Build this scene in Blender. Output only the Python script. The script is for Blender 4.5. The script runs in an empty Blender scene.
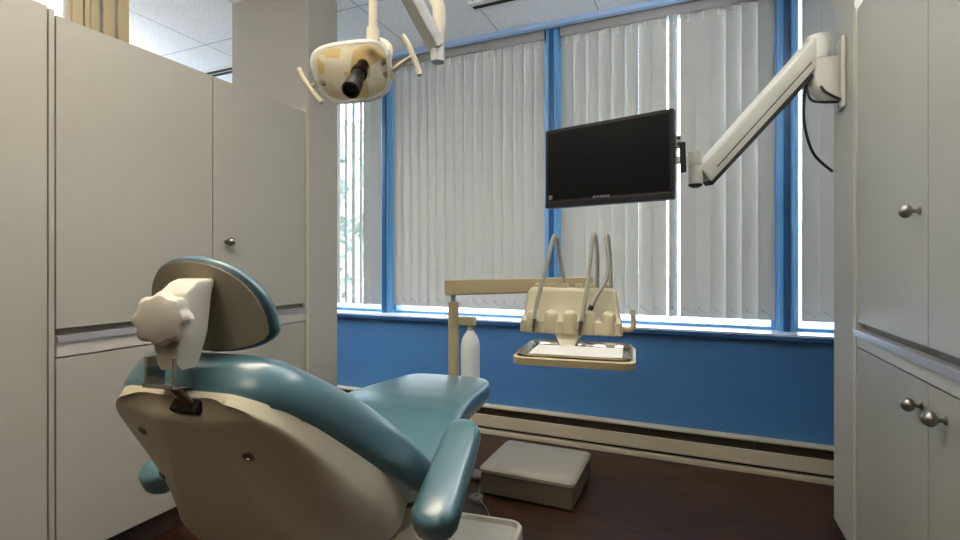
import bpy, bmesh, math, random
from mathutils import Vector, Matrix
random.seed(7)
C = bpy.context.scene.collection
SC = bpy.context.scene
PI = math.pi

# ------------------------------------------------------------------ camera, sky, lights, exposure
cam_d = bpy.data.cameras.new('camera')
cam = bpy.data.objects.new('camera', cam_d); C.objects.link(cam)
cam.location = (0, 0, 1.15)
cam.rotation_euler = (math.radians(90), 0, math.radians(23.46))
cam_d.sensor_width = 36.0
cam_d.lens = 493.0/960*36
cam_d.shift_y = -7.0/960
cam_d.clip_start = 0.02
SC.camera = cam

world = bpy.data.worlds.new('overcast_sky'); SC.world = world
world.use_nodes = True
wn = world.node_tree.nodes; wl = world.node_tree.links
for n in list(wn): wn.remove(n)
wo = wn.new('ShaderNodeOutputWorld'); bg = wn.new('ShaderNodeBackground')
tc = wn.new('ShaderNodeTexCoord'); sp = wn.new('ShaderNodeSeparateXYZ'); rp = wn.new('ShaderNodeValToRGB')
wl.new(tc.outputs['Generated'], sp.inputs[0]); wl.new(sp.outputs['Z'], rp.inputs[0])
rp.color_ramp.elements[0].position = 0.0; rp.color_ramp.elements[0].color = (0.80, 0.90, 1.0, 1)
rp.color_ramp.elements[1].position = 0.6; rp.color_ramp.elements[1].color = (0.62, 0.78, 1.0, 1)
wl.new(rp.outputs[0], bg.inputs['Color']); bg.inputs['Strength'].default_value = 9.0
wl.new(bg.outputs[0], wo.inputs[0])

def area(name, loc, rot, sx, sy, power, col):
    l = bpy.data.lights.new(name, 'AREA'); l.shape = 'RECTANGLE'; l.size = sx; l.size_y = sy
    l.energy = power; l.color = col
    o = bpy.data.objects.new(name, l); C.objects.link(o); o.location = loc; o.rotation_euler = rot
    return o
LAMPS = [(-1.05, 0.40), (-0.5, -1.4), (-4.2, 2.25)]  # first is the warm ceiling light; the other two are added unseen fill
WARM = (1.0, 0.90, 0.74)
for i, (lx, ly) in enumerate(LAMPS):
    area('troffer_and_fill_glow', (lx, ly, 2.685), (0, 0, 0), 0.56, 1.15, (10, 2.0, 66)[i], WARM if i < 2 else (0.86, 0.93, 1.0))
FILL_UPLIGHTS = [(-2.36, .62, .9, 2.06, 'on top of the left cabinets'), (.88, 1.6, 1.1, 2.16, 'on top of the right cabinets'), (-4.3, 1.2, 1.5, 2.26, 'in the neighbouring bay'), (-.55, .95, 1.2, 2.26, 'over the dental chair')]  # unseen lights added to brighten the ceiling
for i, (lx, ly, ll, lz, _) in enumerate(FILL_UPLIGHTS):
    area('fill_uplight', (lx, ly, lz+.065), (PI, 0, 0), 0.12, ll, (7, 38, 40, 20)[i], (0.94, 0.97, 1.0))

SC.view_settings.view_transform = 'Standard'
SC.view_settings.look = 'None'
SC.view_settings.exposure = 0.78
SC.view_settings.gamma = 1.0
SC.view_settings.use_curve_mapping = False

# ------------------------------------------------------------------ materials
def lin(c):
    f = lambda v: v/12.92 if v <= 0.04045 else ((v+0.055)/1.055)**2.4
    return tuple(f(v/255.0) for v in c)+(1.0,)
def mat(name, rgb, rough=0.5, metal=0.0, var=0.06, scale=6.0, bump=0.0, bscale=200.0, coat=0.0, spec=0.5, stretch=None):
    m = bpy.data.materials.new(name); m.use_nodes = True
    nt = m.node_tree; b = nt.nodes['Principled BSDF']
    c = lin(rgb)
    b.inputs['Roughness'].default_value = rough; b.inputs['Metallic'].default_value = metal
    b.inputs['Coat Weight'].default_value = coat; b.inputs['Coat Roughness'].default_value = 0.22; b.inputs['Specular IOR Level'].default_value = spec
    tc = nt.nodes.new('ShaderNodeTexCoord'); src = tc.outputs['Object']
    if stretch:
        mp = nt.nodes.new('ShaderNodeMapping'); mp.inputs['Scale'].default_value = stretch
        nt.links.new(src, mp.inputs[0]); src = mp.outputs[0]
    nz = nt.nodes.new('ShaderNodeTexNoise'); nz.inputs['Scale'].default_value = scale; nz.inputs['Detail'].default_value = 4
    nt.links.new(src, nz.inputs['Vector'])
    mx = nt.nodes.new('ShaderNodeMix'); mx.data_type = 'RGBA'
    mx.inputs[6].default_value = tuple(min(1, v*(1-var)) for v in c[:3])+(1,)
    mx.inputs[7].default_value = tuple(min(1, v*(1+var)) for v in c[:3])+(1,)
    nt.links.new(nz.outputs['Fac'], mx.inputs[0]); nt.links.new(mx.outputs[2], b.inputs['Base Color'])
    if bump:
        n2 = nt.nodes.new('ShaderNodeTexNoise'); n2.inputs['Scale'].default_value = bscale
        nt.links.new(src, n2.inputs['Vector'])
        bp = nt.nodes.new('ShaderNodeBump'); bp.inputs['Strength'].default_value = bump; bp.inputs['Distance'].default_value = 0.003
        nt.links.new(n2.outputs['Fac'], bp.inputs['Height']); nt.links.new(bp.outputs[0], b.inputs['Normal'])
    return m
M = {}
M['laminate'] = mat('greige_laminate', (160, 156, 143), 0.45, var=0.03, scale=2)
M['carcass'] = mat('dark_gap_board', (60, 54, 46), 0.7)
M['cream'] = mat('cream_trim', (182, 175, 154), 0.45, var=0.03)
M['ledge'] = mat('grey_ledge', (150, 148, 150), 0.35, metal=0.1, var=0.03)
M['fascia'] = mat('pale_fascia', (190, 184, 174), 0.45, var=0.03)
M['column'] = mat('warm_white_plaster', (166, 161, 150), 0.7, var=0.03, bump=0.1, bscale=150)
M['blue_wall'] = mat('blue_wall_paint', (66, 117, 168), 0.5, var=0.04, scale=3, bump=0.08, bscale=180)
M['blue_frame_lit'] = mat('blue_frame_daylit', (116, 178, 226), 0.3, var=0.04)  # daylight glow on the frame edges put into a lighter blue
M['blue_mid'] = mat('blue_cap_paint', (40, 86, 136), 0.3, var=0.04)
M['pale_blue'] = mat('pale_blue_trim', (168, 196, 232), 0.35, var=0.02)
M['sill'] = mat('white_blue_sill', (214, 224, 240), 0.25, var=0.02)
M['wall'] = mat('plain_wall_paint', (116, 104, 90), 0.7, var=0.03)
M['heater'] = mat('cream_heater_enamel', (186, 176, 150), 0.4, var=0.05)
M['heater_in'] = mat('heater_fins_dark', (58, 48, 36), 0.6, var=0.3, scale=40)
M['teal'] = mat('teal_vinyl', (68, 102, 109), 0.28, var=0.04, scale=10, bump=0.02, bscale=500, spec=0.7, coat=0.35)
M['teal_dark'] = mat('teal_seam', (40, 62, 66), 0.5)
M['ivory'] = mat('ivory_plastic', (194, 185, 158), 0.32, var=0.03, scale=5)
M['head_board'] = mat('greige_headrest_board', (164, 155, 132), 0.5, var=0.02)
M['ivory_head'] = mat('ivory_head_plastic', (178, 169, 140), 0.32, var=0.03, scale=5)
M['ivory_pale'] = mat('pale_ivory_plastic', (206, 200, 182), 0.35, var=0.02)
M['tan'] = mat('tan_beam_enamel', (172, 157, 122), 0.35, var=0.04)
M['steel'] = mat('polished_steel', (205, 203, 198), 0.18, metal=1.0, var=0.05)
M['nickel'] = mat('brushed_nickel', (150, 145, 138), 0.28, metal=1.0, var=0.05)
M['hose'] = mat('grey_hose', (150, 146, 134), 0.35, var=0.2, scale=120, stretch=(1, 1, 6))
M['black'] = mat('black_plastic', (16, 15, 14), 0.35, var=0.1)
M['screen'] = mat('dark_screen', (12, 11, 9), 0.35, var=0.02, spec=0.15)
M['rubber'] = mat('black_rubber', (22, 21, 20), 0.6)
M['bottle'] = mat('milky_bottle_plastic', (226, 228, 224), 0.4, var=0.02)
M['paper'] = mat('tray_paper', (200, 196, 186), 0.8, var=0.02)
M['arm_white'] = mat('white_arm_enamel', (182, 178, 162), 0.35, var=0.02)
M['grey_arm'] = mat('grey_beam_enamel', (172, 170, 164), 0.4, var=0.03)
M['stool_top'] = mat('beige_stool_vinyl', (160, 151, 133), 0.3, var=0.05, bump=0.03, bscale=300)
M['stool_side'] = mat('taupe_stool_side', (96, 86, 72), 0.45, var=0.06)
M['puck'] = mat('grey_cord', (104, 99, 92), 0.5)
M['toe'] = mat('dark_toe_board', (64, 50, 40), 0.6, var=0.1)
M['slat_tan'] = mat('tan_slat', (206, 184, 142), 0.6, var=0.05, scale=4, stretch=(6, 6, .4))
M['vent'] = mat('vent_black', (14, 14, 15), 0.6)
M['white'] = mat('white_enamel', (225, 224, 220), 0.4, var=0.02)
M['silver'] = mat('silver_print', (210, 210, 210), 0.3, metal=0.5, var=0.02)
M['leaf'] = mat('pale_leaves', (186, 194, 182), 0.7, var=0.5, scale=9)
M['bark'] = mat('bark', (92, 82, 70), 0.9, var=0.3)
M['bounce_ground'] = mat('pale_bounce_ground', (190, 190, 184), 0.9, var=0.25, scale=4)  # pale tone added to bounce daylight up to the ceiling
M['siding'] = mat('pale_siding', (214, 206, 206), 0.7, var=0.12, scale=3, stretch=(.2, .2, 6))
M['roof'] = mat('grey_roof', (120, 112, 110), 0.8, var=0.1)
M['fence'] = mat('grey_fence', (150, 148, 142), 0.8, var=0.15)

def slat_material():
    m = bpy.data.materials.new('blind_vinyl'); m.use_nodes = True
    nt = m.node_tree
    for n in list(nt.nodes): nt.nodes.remove(n)
    o = nt.nodes.new('ShaderNodeOutputMaterial'); d = nt.nodes.new('ShaderNodeBsdfDiffuse'); t = nt.nodes.new('ShaderNodeBsdfTranslucent')
    x = nt.nodes.new('ShaderNodeMixShader'); x.inputs[0].default_value = 0.26
    nz = nt.nodes.new('ShaderNodeTexNoise'); nz.inputs['Scale'].default_value = 14
    tc = nt.nodes.new('ShaderNodeTexCoord'); nt.links.new(tc.outputs['Object'], nz.inputs['Vector'])
    mx = nt.nodes.new('ShaderNodeMix'); mx.data_type = 'RGBA'
    mx.inputs[6].default_value = lin((186, 181, 171)); mx.inputs[7].default_value = lin((197, 192, 182))
    nt.links.new(nz.outputs['Fac'], mx.inputs[0])
    nt.links.new(mx.outputs[2], d.inputs[0]); t.inputs[0].default_value = lin((212, 209, 203))
    nt.links.new(d.outputs[0], x.inputs[1]); nt.links.new(t.outputs[0], x.inputs[2]); nt.links.new(x.outputs[0], o.inputs[0])
    return m
M['slat'] = slat_material()
def glass_material(name, tint, refl):
    m = bpy.data.materials.new(name); m.use_nodes = True
    nt = m.node_tree
    for n in list(nt.nodes): nt.nodes.remove(n)
    o = nt.nodes.new('ShaderNodeOutputMaterial'); t = nt.nodes.new('ShaderNodeBsdfTransparent'); g = nt.nodes.new('ShaderNodeBsdfGlossy')
    t.inputs[0].default_value = tint; g.inputs['Roughness'].default_value = 0.03
    f = nt.nodes.new('ShaderNodeFresnel'); f.inputs[0].default_value = refl
    x = nt.nodes.new('ShaderNodeMixShader')
    nt.links.new(f.outputs[0], x.inputs[0]); nt.links.new(t.outputs[0], x.inputs[1]); nt.links.new(g.outputs[0], x.inputs[2]); nt.links.new(x.outputs[0], o.inputs[0])
    return m
M['glass'] = glass_material('window_glass', (0.93, 0.96, 0.97, 1), 1.4)
M['shield'] = glass_material('clear_shield', (0.96, 0.95, 0.92, 1), 1.35)
def emis(name, col, s):
    m = bpy.data.materials.new(name); m.use_nodes = True
    b = m.node_tree.nodes['Principled BSDF']; b.inputs['Base Color'].default_value = col
    b.inputs['Emission Color'].default_value = col; b.inputs['Emission Strength'].default_value = s
    return m
M['diffuser'] = emis('lit_diffuser', (1, .86, .66, 1), 3.0)

def floor_material():
    m = bpy.data.materials.new('dark_plank_floor'); m.use_nodes = True
    nt = m.node_tree; b = nt.nodes['Principled BSDF']; L = nt.links
    tc = nt.nodes.new('ShaderNodeTexCoord')
    br = nt.nodes.new('ShaderNodeTexBrick'); br.offset = 0.37
    br.inputs['Color1'].default_value = (0.35, 0.35, 0.35, 1); br.inputs['Color2'].default_value = (0.75, 0.75, 0.75, 1)
    br.inputs['Mortar'].default_value = (0.08, 0.08, 0.08, 1); br.inputs['Scale'].default_value = 1.0
    br.inputs['Mortar Size'].default_value = 0.0012; br.inputs['Brick Width'].default_value = 1.1; br.inputs['Row Height'].default_value = 0.15
    L.new(tc.outputs['Object'], br.inputs['Vector'])
    mp = nt.nodes.new('ShaderNodeMapping'); mp.inputs['Scale'].default_value = (1.2, 14, 1)
    L.new(tc.outputs['Object'], mp.inputs[0])
    nz = nt.nodes.new('ShaderNodeTexNoise'); nz.inputs['Scale'].default_value = 3.0; nz.inputs['Detail'].default_value = 8; nz.inputs['Distortion'].default_value = 0.6
    L.new(mp.outputs[0], nz.inputs['Vector'])
    rp = nt.nodes.new('ShaderNodeValToRGB')
    rp.color_ramp.elements[0].position = 0.3; rp.color_ramp.elements[0].color = lin((34, 20, 12))
    rp.color_ramp.elements[1].position = 0.75; rp.color_ramp.elements[1].color = lin((94, 58, 34))
    L.new(nz.outputs['Fac'], rp.inputs[0])
    mx = nt.nodes.new('ShaderNodeMix'); mx.data_type = 'RGBA'; mx.blend_type = 'MULTIPLY'; mx.inputs[0].default_value = 0.75
    L.new(rp.outputs[0], mx.inputs[6]); L.new(br.outputs['Color'], mx.inputs[7])
    L.new(mx.outputs[2], b.inputs['Base Color']); b.inputs['Roughness'].default_value = 0.42
    return m
M['floor'] = floor_material()
def ceiling_material():
    m = bpy.data.materials.new('acoustic_tile'); m.use_nodes = True
    nt = m.node_tree; b = nt.nodes['Principled BSDF']; L = nt.links
    tc = nt.nodes.new('ShaderNodeTexCoord')
    mp = nt.nodes.new('ShaderNodeMapping'); mp.inputs['Location'].default_value = (1.23, -2.5, 0)
    L.new(tc.outputs['Object'], mp.inputs[0])
    br = nt.nodes.new('ShaderNodeTexBrick'); br.offset = 0.0
    br.inputs['Color1'].default_value = (1, 1, 1, 1); br.inputs['Color2'].default_value = (1, 1, 1, 1); br.inputs['Mortar'].default_value = (0, 0, 0, 1)
    br.inputs['Scale'].default_value = 1.0; br.inputs['Mortar Size'].default_value = 0.006; br.inputs['Mortar Smooth'].default_value = 0.3
    br.inputs['Brick Width'].default_value = 0.677; br.inputs['Row Height'].default_value = 0.677
    L.new(mp.outputs[0], br.inputs['Vector'])
    nz = nt.nodes.new('ShaderNodeTexNoise'); nz.inputs['Scale'].default_value = 70; nz.inputs['Detail'].default_value = 6; nz.inputs['Roughness'].default_value = 0.8
    L.new(tc.outputs['Object'], nz.inputs['Vector'])
    rp = nt.nodes.new('ShaderNodeValToRGB')
    rp.color_ramp.elements[0].position = 0.35; rp.color_ramp.elements[0].color = lin((222, 223, 226))
    rp.color_ramp.elements[1].position = 0.6; rp.color_ramp.elements[1].color = lin((246, 247, 249))
    L.new(nz.outputs['Fac'], rp.inputs[0])
    mx = nt.nodes.new('ShaderNodeMix'); mx.data_type = 'RGBA'
    mx.inputs[6].default_value = lin((190, 192, 200))
    L.new(br.outputs['Color'], mx.inputs[0]); L.new(rp.outputs[0], mx.inputs[7])
    L.new(mx.outputs[2], b.inputs['Base Color']); b.inputs['Roughness'].default_value = 0.9
    bp = nt.nodes.new('ShaderNodeBump'); bp.inputs['Strength'].default_value = 0.3; bp.inputs['Distance'].default_value = 0.01
    L.new(br.outputs['Color'], bp.inputs['Height']); L.new(bp.outputs[0], b.inputs['Normal'])
    return m
M['ceiling'] = ceiling_material()
def translucent_plastic(name, c0, c1, fac, scale):
    m = bpy.data.materials.new(name); m.use_nodes = True
    nt = m.node_tree; L = nt.links
    for n in list(nt.nodes): nt.nodes.remove(n)
    o = nt.nodes.new('ShaderNodeOutputMaterial'); b = nt.nodes.new('ShaderNodeBsdfPrincipled'); t = nt.nodes.new('ShaderNodeBsdfTranslucent')
    b.inputs['Roughness'].default_value = 0.25
    tc = nt.nodes.new('ShaderNodeTexCoord')
    vo = nt.nodes.new('ShaderNodeTexVoronoi'); vo.inputs['Scale'].default_value = scale
    L.new(tc.outputs['Object'], vo.inputs['Vector'])
    rp = nt.nodes.new('ShaderNodeValToRGB')
    rp.color_ramp.elements[0].position = 0.2; rp.color_ramp.elements[0].color = lin(c0)
    rp.color_ramp.elements[1].position = 0.32; rp.color_ramp.elements[1].color = lin(c1)
    sp = nt.nodes.new('ShaderNodeSeparateColor'); L.new(vo.outputs['Color'], sp.inputs[0])
    L.new(sp.outputs[0], rp.inputs[0]); L.new(rp.outputs[0], b.inputs['Base Color']); L.new(rp.outputs[0], t.inputs[0])
    x = nt.nodes.new('ShaderNodeMixShader'); x.inputs[0].default_value = fac
    L.new(b.outputs[0], x.inputs[1]); L.new(t.outputs[0], x.inputs[2]); L.new(x.outputs[0], o.inputs[0])
    return m
M['lamp_shell'] = translucent_plastic('clear_lamp_shell', (240, 238, 230), (246, 244, 238), 0.6, 4)
M['reflector'] = translucent_plastic('faceted_reflector', (224, 202, 150), (244, 240, 226), 0.55, 22)

# ------------------------------------------------------------------ mesh helpers
V = Vector
def box(bm, x0, x1, y0, y1, z0, z1, bev=0.0, seg=2, mx=None):
    r = bmesh.ops.create_cube(bm, size=1.0)
    vs = r['verts']
    bmesh.ops.scale(bm, vec=(x1-x0, y1-y0, z1-z0), verts=vs)
    bmesh.ops.translate(bm, vec=((x0+x1)/2, (y0+y1)/2, (z0+z1)/2), verts=vs)
    if bev:
        es = list({e for v in vs for e in v.link_edges})
        rb = bmesh.ops.bevel(bm, geom=es, offset=bev, segments=seg, affect='EDGES', profile=0.5)
        vs = list({v for f in rb['faces'] for v in f.verts} | {v for v in vs if v.is_valid})
    if mx is not None: bmesh.ops.transform(bm, matrix=mx, verts=vs)
    return bm
def rings(bm, rs, cap0=True, cap1=True, closed=True):
    vv = [[bm.verts.new(p) for p in r] for r in rs]
    n = len(rs[0])
    for a, b in zip(vv, vv[1:]):
        for i in range(n if closed else n-1):
            j = (i+1) % n
            bm.faces.new((a[i], a[j], b[j], b[i]))
    if cap0: bm.faces.new(list(reversed(vv[0])))
    if cap1: bm.faces.new(vv[-1])
    return vv
def frame_of(d):
    d = V(d).normalized()
    up = V((0, 0, 1)) if abs(d.z) < 0.95 else V((1, 0, 0))
    a = d.cross(up).normalized(); b = a.cross(d).normalized()
    return a, b
def cyl(bm, p0, p1, r0, r1=None, seg=20):
    r1 = r0 if r1 is None else r1
    p0, p1 = V(p0), V(p1); a, b = frame_of(p1-p0)
    R = lambda p, r: [p+(a*math.cos(2*PI*k/seg)+b*math.sin(2*PI*k/seg))*r for k in range(seg)]
    rings(bm, [R(p0, r0), R(p1, r1)])
def lathe(bm, p0, d, prof, seg=24):            # prof: list of (distance along d, radius)
    p0, d = V(p0), V(d).normalized(); a, b = frame_of(d)
    rs = [[p0+d*h+(a*math.cos(2*PI*k/seg)+b*math.sin(2*PI*k/seg))*max(r, 1e-4) for k in range(seg)] for h, r in prof]
    rings(bm, rs)
def smooth_path(pts, n=8):
    pts = [V(p) for p in pts]; out = []
    for i in range(len(pts)-1):
        p0 = pts[max(i-1, 0)]; p1 = pts[i]; p2 = pts[i+1]; p3 = pts[min(i+2, len(pts)-1)]
        for k in range(n):
            t = k/n
            out.append(0.5*((2*p1)+(p2-p0)*t+(2*p0-5*p1+4*p2-p3)*t*t+(3*p1-p0-3*p2+p3)*t*t*t))
    out.append(pts[-1]); return out
def tube(bm, pts, r, seg=10, n=8, smooth=True):
    P = smooth_path(pts, n) if smooth else [V(p) for p in pts]
    m = len(P); rad = r if callable(r) else (lambda t: r)
    t0 = (P[1]-P[0]).normalized(); a, b = frame_of(t0); rs = []
    for i in range(m):
        t = (P[min(i+1, m-1)]-P[max(i-1, 0)]).normalized()
        a = (a-t*a.dot(t)).normalized(); b = t.cross(a)
        q = rad(i/(m-1))
        rs.append([P[i]+(a*math.cos(2*PI*k/seg)+b*math.sin(2*PI*k/seg))*q for k in range(seg)])
    rings(bm, rs)
def beam(bm, p0, p1, w0, h0, w1=None, h1=None, bev=0.006, up=(0, 0, 1)):
    w1 = w1 or w0; h1 = h1 or h0
    p0, p1 = V(p0), V(p1); d = (p1-p0).normalized(); s = d.cross(V(up)).normalized(); u = s.cross(d)
    q = lambda p, w, h: [bm.verts.new(p+s*x*w/2+u*y*h/2) for x, y in ((-1, -1), (1, -1), (1, 1), (-1, 1))]
    a = q(p0, w0, h0); b = q(p1, w1, h1)
    fs = [bm.faces.new((a[i], a[(i+1) % 4], b[(i+1) % 4], b[i])) for i in range(4)]
    fs += [bm.faces.new(list(reversed(a))), bm.faces.new(b)]
    if bev:
        es = list({e for f in fs for e in f.edges})
        bmesh.ops.bevel(bm, geom=es, offset=bev, segments=2, affect='EDGES', profile=0.5)
def rrect(w, h, r, n=5, cx=0, cy=0):
    r = max(r, .002)
    pts = []
    for sx, sy, a0 in ((1, 1, 0), (-1, 1, 90), (-1, -1, 180), (1, -1, 270)):
        for k in range(n+1):
            a = math.radians(a0+90*k/n)
            pts.append((cx+sx*(w/2-r)+r*math.cos(a), cy+sy*(h/2-r)+r*math.sin(a)))
    return pts
def sup(a, n):                                  # superellipse unit point
    c, s = math.cos(a), math.sin(a)
    return math.copysign(abs(c)**(2/n), c), math.copysign(abs(s)**(2/n), s)
def prism(bm, outline, f0, f1, mx=None):        # outline 2-D, extruded along local z, f = list of (z, inset scale)
    rs = [[V((x*s, y*s, z)) for x, y in outline] for z, s in ((f0, 1), (f1, 1))]
    vv = rings(bm, rs)
    if mx is not None: bmesh.ops.transform(bm, matrix=mx, verts=[v for r in vv for v in r])
def plate(bm, outline_fn, steps, mx=None):      # steps: list of (z, grow) ; outline_fn(grow)-> 2-D points
    rs = [[V((x, y, z)) for x, y in outline_fn(g)] for z, g in steps]
    vv = rings(bm, rs)
    if mx is not None: bmesh.ops.transform(bm, matrix=mx, verts=[v for r in vv for v in r])

MW = {}
def obj(name, bm, material, parent=None, local=False, sharp=35):
    bmesh.ops.recalc_face_normals(bm, faces=bm.faces[:])
    if parent is not None and not local:
        bmesh.ops.transform(bm, matrix=MW[parent.name].inverted(), verts=bm.verts[:])
    for f in bm.faces: f.smooth = True
    lim = math.radians(sharp)
    for e in bm.edges:
        if len(e.link_faces) == 2 and e.calc_face_angle(0) > lim: e.smooth = False
    me = bpy.data.meshes.new(name); bm.to_mesh(me); bm.free()
    o = bpy.data.objects.new(name, me); C.objects.link(o)
    me.materials.append(M[material] if isinstance(material, str) else material)
    if sharp == 35:
        w = o.modifiers.new('weighted_normal', 'WEIGHTED_NORMAL'); w.keep_sharp = True
    if parent is not None:
        o.parent = parent; MW[o.name] = MW[parent.name]
    else:
        MW[o.name] = Matrix.Identity(4)
    return o
def NB(): return bmesh.new()
def thing(name, label, cat, loc=(0, 0, 0), rz=0.0, group=None):
    o = bpy.data.objects.new(name, None); C.objects.link(o); o.empty_display_size = 0.1
    o.location = loc; o.rotation_euler = (0, 0, rz); o['label'] = label; o['category'] = cat
    if group: o['group'] = group
    MW[o.name] = Matrix.Translation(loc) @ Matrix.Rotation(rz, 4, 'Z')
    return o
def struct(name, bm, m, label=None, cat=None):
    o = obj(name, bm, m); o['kind'] = 'structure'
    if label: o['label'] = label
    if cat: o['category'] = cat
    return o
def tag(o, label, cat, group=None):
    o['label'] = label; o['category'] = cat
    if group: o['group'] = group
    return o

# ------------------------------------------------------------------ setting
CZ = 2.74
XL, XR, YB, YF = -5.6, 3.3, -2.6, 3.12
SILL = 0.765
b = NB(); box(b, XL, XR, YB, YF+.25, -0.1, 0.0); struct('floor', b, 'floor', 'dark brown wood plank floor', 'floor')
b = NB(); box(b, XL, XR, YB, YF+.25, CZ, CZ+.1); struct('ceiling', b, 'ceiling', 'white acoustic tile ceiling', 'ceiling')
b = NB(); box(b, XL-.1, XL, YB, YF+.25, 0, CZ); struct('wall_left', b, 'wall')
b = NB(); box(b, XR, XR+.1, YB, YF+.25, 0, CZ); struct('wall_right', b, 'wall')
b = NB(); box(b, XL, XR, YB-.1, YB, 0, CZ); struct('wall_back', b, 'wall')
b = NB(); box(b, XL, XR, YF, YF+.25, 0, SILL-.035); struct('wall_front', b, 'blue_wall', 'blue painted wall below the windows', 'wall')
b = NB(); box(b, XL, XR, YF-.03, YF+.25, SILL-.035, SILL, 0.004)
struct('trim_1', b, 'sill', 'pale window sill above the blue wall', 'window sill')
# drop below the sill: blue nosing
b = NB(); box(b, XL, XR, YF-.032, YF-.0305, SILL-.034, SILL-.012); struct('trim_2', b, 'blue_mid', 'blue front edge of the window sill', 'trim')
b = NB(); box(b, -2.6, -1.999, 2.17, 2.415, 0, CZ); struct('column_left', b, 'column', 'tall plain column at the end of the left cabinets', 'column')
b = NB(); box(b, .56, 1.15, 2.287, 2.586, 0.04, CZ); struct('column_right', b, 'column', 'tall grey column holding the monitor arm', 'column')
b = NB(); box(b, .59, 1.12, 2.31, 2.55, 0, 0.04); struct('baseboard_right', b, 'toe')
b = NB(); box(b, -2.58, -1.992, 2.146, 2.169, 0.12, 2.02, .002); struct('trim_3', b, 'cream', 'cream edge strip beside the left column', 'trim')
b = NB(); box(b, -2.019, -1.998, .9475, .9640, 0.12, 2.012, .002); struct('trim_4', b, 'laminate', 'narrow cream stile between the left cabinets', 'trim')
b = NB(); box(b, .555, 1.14, 2.249, 2.286, 0.04, 2.11, .002); struct('trim_5', b, 'cream', 'cream edge strip beside the right column', 'trim')

# windows: bays between mullions
MULL = [-4.87, -3.538, -2.207, -0.876, 0.476, 1.81]
YM = 3.22
for i in range(5):
    x0, x1 = MULL[i], MULL[i+1]
    if i == 0: x0 = MULL[0]
    b = NB()
    # right mullion (its bay's right post), bottom and top rails
    w = thing('window_%d' % (i+1), ['far left window behind the left cabinets', 'left window with open blind and trees outside', 'wide window bay left of the monitor with closed blind',
              'window bay behind the monitor with closed blind', 'window bay at the right column'][i], 'window', ((x0+x1)/2, YM, SILL))
    w['kind'] = 'structure'
    b = NB()
    box(b, x0+.043, x1-.043, YM+.06, YM+.15, SILL, SILL+.018, .004)
    box(b, x0+.043, x1-.043, YM+.06, YM+.15, CZ-.05, CZ, .004)
    box(b, x0+.043, x0+.068, YM+.06, YM+.15, SILL+.018, CZ-.05, .003)
    box(b, x1-.068, x1-.043, YM+.06, YM+.15, SILL+.018, CZ-.05, .003)
    obj('window_frame', b, 'blue_frame_lit', w)
    b = NB()
    box(b, x1-.043, x1+.043, YM+.02, YM+.15, SILL, CZ, .004)
    box(b, x1-.033, x1+.033, YM, YM+.025, SILL, CZ-.03, .004)
    m_ = obj('mullion', b, 'blue_frame_lit', w)
    b = NB(); box(b, x1-.016, x1+.018, YM-.012, YM+.004, SILL, CZ-.03, .003)
    obj('mullion_cap', b, 'blue_mid', m_)
    b = NB(); box(b, x0+.06, x1-.06, YM+.115, YM+.119, SILL+.01, CZ-.04); obj('pane', b, 'glass', w)
b = NB(); box(b, XL, MULL[0]+.043, YM, YF+.25, SILL, CZ); box(b, MULL[-1]+.043, XR, YM, YF+.25, SILL, CZ); struct('wall_front_piers', b, 'wall', 'plain wall piers beside the window row', 'wall')
b = NB(); box(b, XL, XR, YM-.07, YM-.03, CZ-.032, CZ, .003); struct('trim_6', b, 'pale_blue', 'pale blue trim along the ceiling above the blinds', 'trim')

# ------------------------------------------------------------------ vertical blinds
ZT = CZ-.085; ZB = 0.822
def slat_mesh():
    b = NB(); w = .089; n = 6
    prof = [((k/n-.5)*w, -.0016*math.cos((k/n-.5)*PI)+.001) for k in range(n+1)]
    out = [(x, y) for x, y in prof]+[(x, y+.0016) for x, y in reversed(prof)]
    rings(b, [[V((x, y, z)) for x, y in out] for z in (ZB, ZT+.0115)])
    return b
def hanger_mesh():
    b = NB(); box(b, -.004, .004, -.002, .006, ZT-.035, ZT+.012); box(b, -.012, .012, -.003, .0, ZT-.035, ZT-.027); return b
def link_mesh():
    b = NB(); tube(b, [(-.022, -.008, ZB+.052), (-.004, -.012, ZB+.04), (.022, -.008, ZB+.026)], .0016, seg=6, n=4)
    cyl(b, (-.024, -.012, ZB+.054), (-.024, -.004, ZB+.054), .004, seg=8); return b
proto = {}
def blind(x0, x1, angles, name_label, pitch=None):
    yb = YM+.035
    t = thing('vertical_blind', name_label, 'blind', ((x0+x1)/2, yb, ZB), 0, 'vertical blinds along the window wall')
    b = NB(); box(b, x0, x1, yb-.022, yb+.028, ZT+.012, CZ-.002, .003); obj('headrail', b, 'grey_arm', t)
    n = len(angles); pitch = (x1-x0-.085)/(n-1)
    for k in range(n):
        x = x0+.0425+pitch*k
        loc = (x-(x0+x1)/2, 0, -ZB)
        if not proto:
            s = obj('slat', slat_mesh(), 'slat'); h = obj('hanger', hanger_mesh(), 'white'); l = obj('chain_link', link_mesh(), 'nickel')
            proto.update(s=s, h=h, l=l)
        else:
            s = proto['s'].copy(); h = proto['h'].copy(); l = proto['l'].copy()
            for q in (s, h, l): C.objects.link(q)
        s.parent = t; s.location = loc; s.rotation_euler = (0, 0, math.radians(angles[k]))
        h.parent = s; l.parent = s
rnd = random.Random(3)
cl = lambda n, base=13, j=3: [base+rnd.uniform(-j, j) for _ in range(n)]
a2 = [142+rnd.uniform(-4, 4) for _ in range(16)]; a2[-1] = 22; a2[-2] = 28
blind(-3.46, -2.262, a2, 'left vertical blind with slats turned open to trees')
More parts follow.
